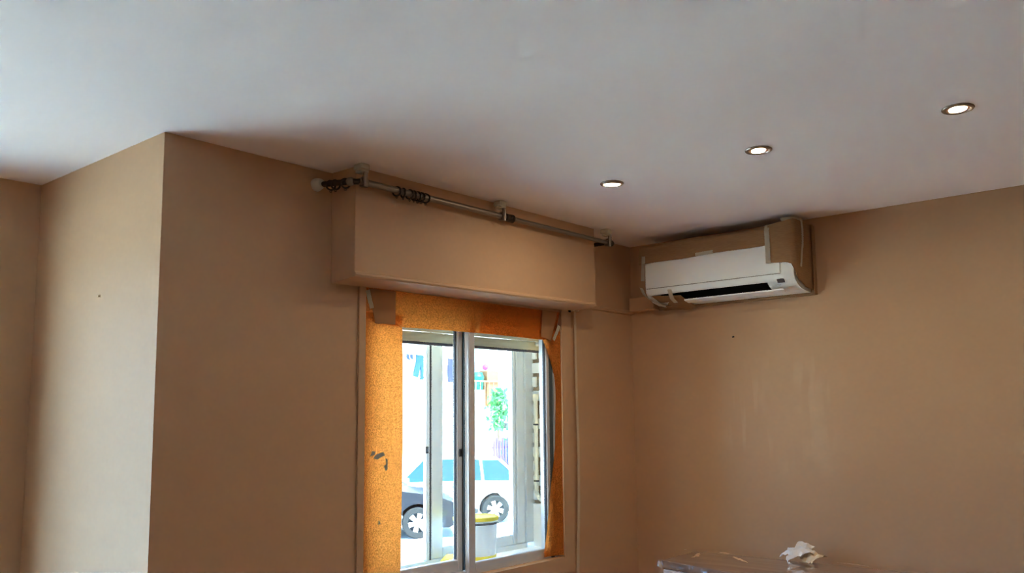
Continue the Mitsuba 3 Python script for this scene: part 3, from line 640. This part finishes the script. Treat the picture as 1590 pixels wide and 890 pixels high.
# laundry and balcony on the far building
FY = 25.75
def cloth(pts, depth, y):
    g = Polygon(pts); m = prism(g, depth, 'y', y); return m
def laundry():
    n0 = set(scene)
    put('clothesline', tube([(22.6, FY, 4.10), (24.3, FY, 4.05), (25.4, FY, 4.0), (26.8, FY, 3.95)], .012, 6), 'm_plastic_dark', label='clothesline on the far white building', category='clothesline')
    for x in (22.6, 26.8):
        put(nxt('clothesline__hook'), B(x-.02, x+.02, FY, 26.0, 4.05 if x < 24 else 3.93, 4.12 if x < 24 else 3.98), 'm_plastic_dark')
    jeans = [(23.68, 4.08), (24.16, 4.05), (24.18, 3.72), (24.12, 3.12), (23.90, 3.12), (23.90, 3.68), (23.74, 3.20), (23.50, 3.26), (23.64, 3.75)]
    put('jeans__legs', cloth(jeans, .05, FY-.02), 'm_denim', 30)
    put('jeans__waistband', cloth([(23.67, 4.09), (24.17, 4.06), (24.175, 4.00), (23.665, 4.03)], .07, FY-.03), 'm_denim')
    put('jeans__hem', cloth([(24.125, 3.11), (24.13, 3.17), (23.89, 3.17), (23.89, 3.11)], .07, FY-.03), 'm_denim')
    tag('jeans', label='light blue jeans hanging on the clothesline across the street', category='jeans')
    put('trousers', cloth([(25.44, 3.99), (26.30, 3.97), (26.32, 3.62), (25.92, 3.60), (25.68, 3.05), (25.44, 3.05), (25.40, 3.6)], .05, FY-.02), 'm_blue_cloth', label='violet blue trousers hanging right of the jeans', category='trousers')
    put('sock', cloth([(23.16, 4.08), (23.28, 4.08), (23.28, 3.96), (23.36, 3.88), (23.30, 3.86), (23.16, 3.93)], .04, FY-.02), 'm_dark_cloth', label='small dark sock hanging leftmost on the clothesline', category='sock')
    put('sock_001', cloth([(23.36, 4.07), (23.46, 4.07), (23.46, 3.97), (23.52, 3.92), (23.44, 3.90), (23.36, 3.95)], .04, FY-.02), 'm_dark_cloth', label='small dark sock hanging next to the jeans', category='sock')
    for k in set(scene) - n0: scene[k]['to_world'] = T().translate([-.24, 0, -.03])
laundry()
def balcony():
    n0 = set(scene)
    put('balcony__slab', B(26.3, 28.6, 24.9, 26.0, 1.85, 2.02), 'm_render')
    put('balcony__rail', cat(B(26.3, 28.6, 24.93, 24.98, 3.02, 3.08), B(26.3, 26.35, 24.9, 26.0, 3.02, 3.08), B(28.55, 28.6, 24.9, 26.0, 3.02, 3.08)), 'm_rail', label='orange handrail')
    for i in range(9):
        x = 26.33 + i*.27
        put(nxt('balcony__baluster'), B(x, x+.016, 24.94, 24.956, 2.02, 3.02), 'm_rail')
    tag('balcony', label='balcony with orange railing on the far building', category='balcony')
    put('crate', cat(B(27.35, 28.05, 25.0, 25.5, 2.02, 3.50, .02)), 'm_rust', label='rust brown box standing on the far balcony', category='crate')
    put('bucket', move(lathe([(0, 0), (.22, 0), (.28, .55), (.24, .60), (.20, .72), (0, .74)], 20), 27.02, 25.25, 2.70), 'm_green_plastic', 40, label='green plastic tub on the far balcony beside the rust brown box', category='tub')
    put('bucket__stand', B(26.82, 27.22, 25.05, 25.45, 2.02, 2.70), 'm_render')
    put('flower__blossom', move(trimesh.creation.icosphere(2, .13), 27.50, 25.25, 3.66), 'm_flower', True)
    put('flower__stem', tube([(27.55, 25.3, 3.50), (27.56, 25.3, 3.8), (27.57, 25.3, 4.12)], .02, 6), 'm_bark')
    tag('flower', label='purple flower with a tall cane on the rust brown box', category='flower')
    put('awning', sheet(np.array([[(26.5, 25.95, 4.62), (26.5, 25.3, 4.42), (26.5, 25.25, 4.24)], [(27.75, 25.95, 4.62), (27.75, 25.3, 4.42), (27.75, 25.25, 4.24)]])[::-1], .02), 'm_awning', label='greenish awning high on the far building', category='awning')
    for k in set(scene) - n0: scene[k]['to_world'] = T().translate([-.63, 0, 0])
balcony()
def tree(key, x, y, z0, z1, rad, n, label):
    put(key + '__trunk', tube([(x, y, GZ), (x+.05, y, (GZ+z0)/2), (x-.03, y, z0+.4)], [.07, .055, .03], 8), 'm_bark')
    c = np.stack([x + rad*nrg.normal(size=n)*.45, y + rad*nrg.normal(size=n)*.35, z0 + (z1-z0)*nrg.beta(1.4, 1.4, n)], 1)
    V, F = [], []
    for p in c:
        a = nrg.normal(size=3); a /= np.linalg.norm(a); b = np.cross(a, nrg.normal(size=3)); b /= np.linalg.norm(b)
        s = .10 + .07*nrg.random(); i = len(V)
        V += [p - a*s, p + b*s*.5, p + a*s, p - b*s*.5]; F += [[i, i+1, i+2], [i, i+2, i+3]]
    scene[key + '__foliage'] = mikit.ply(trimesh.Trimesh(V, F, process=False), 'm_leaf'); labels[key + '__foliage'] = {'kind': 'stuff'}
    tag(key, label=label, category='tree')
tree('tree', 26.62, 24.3, 1.0, 2.75, .50, 330, 'light green leafy tree in front of the far balcony')
tree('shrub', 27.30, 24.45, -.4, .65, .35, 160, 'small green shrub behind the purple fence')
def fence():
    for i in range(7):
        x = 25.95 + i*.17
        put(nxt('fence__picket'), B(x, x+.10, 23.95, 23.99, GZ, .62 + .12*(i % 2)), 'm_purple')
    put('fence__rail', cat(B(25.9, 27.2, 23.99, 24.03, -.4, -.32), B(25.9, 27.2, 23.99, 24.03, .3, .38)), 'm_purple')
    tag('fence', label='purple picket fence in front of the far building', category='fence')
    put('wall_lamp', B(28.7, 29.15, 25.7, 26.0, 1.05, 1.30, .03), 'm_plastic_dark', label='small dark box on the far white wall', category='box')  # plain dark box built for a sign, no lamp here
fence()
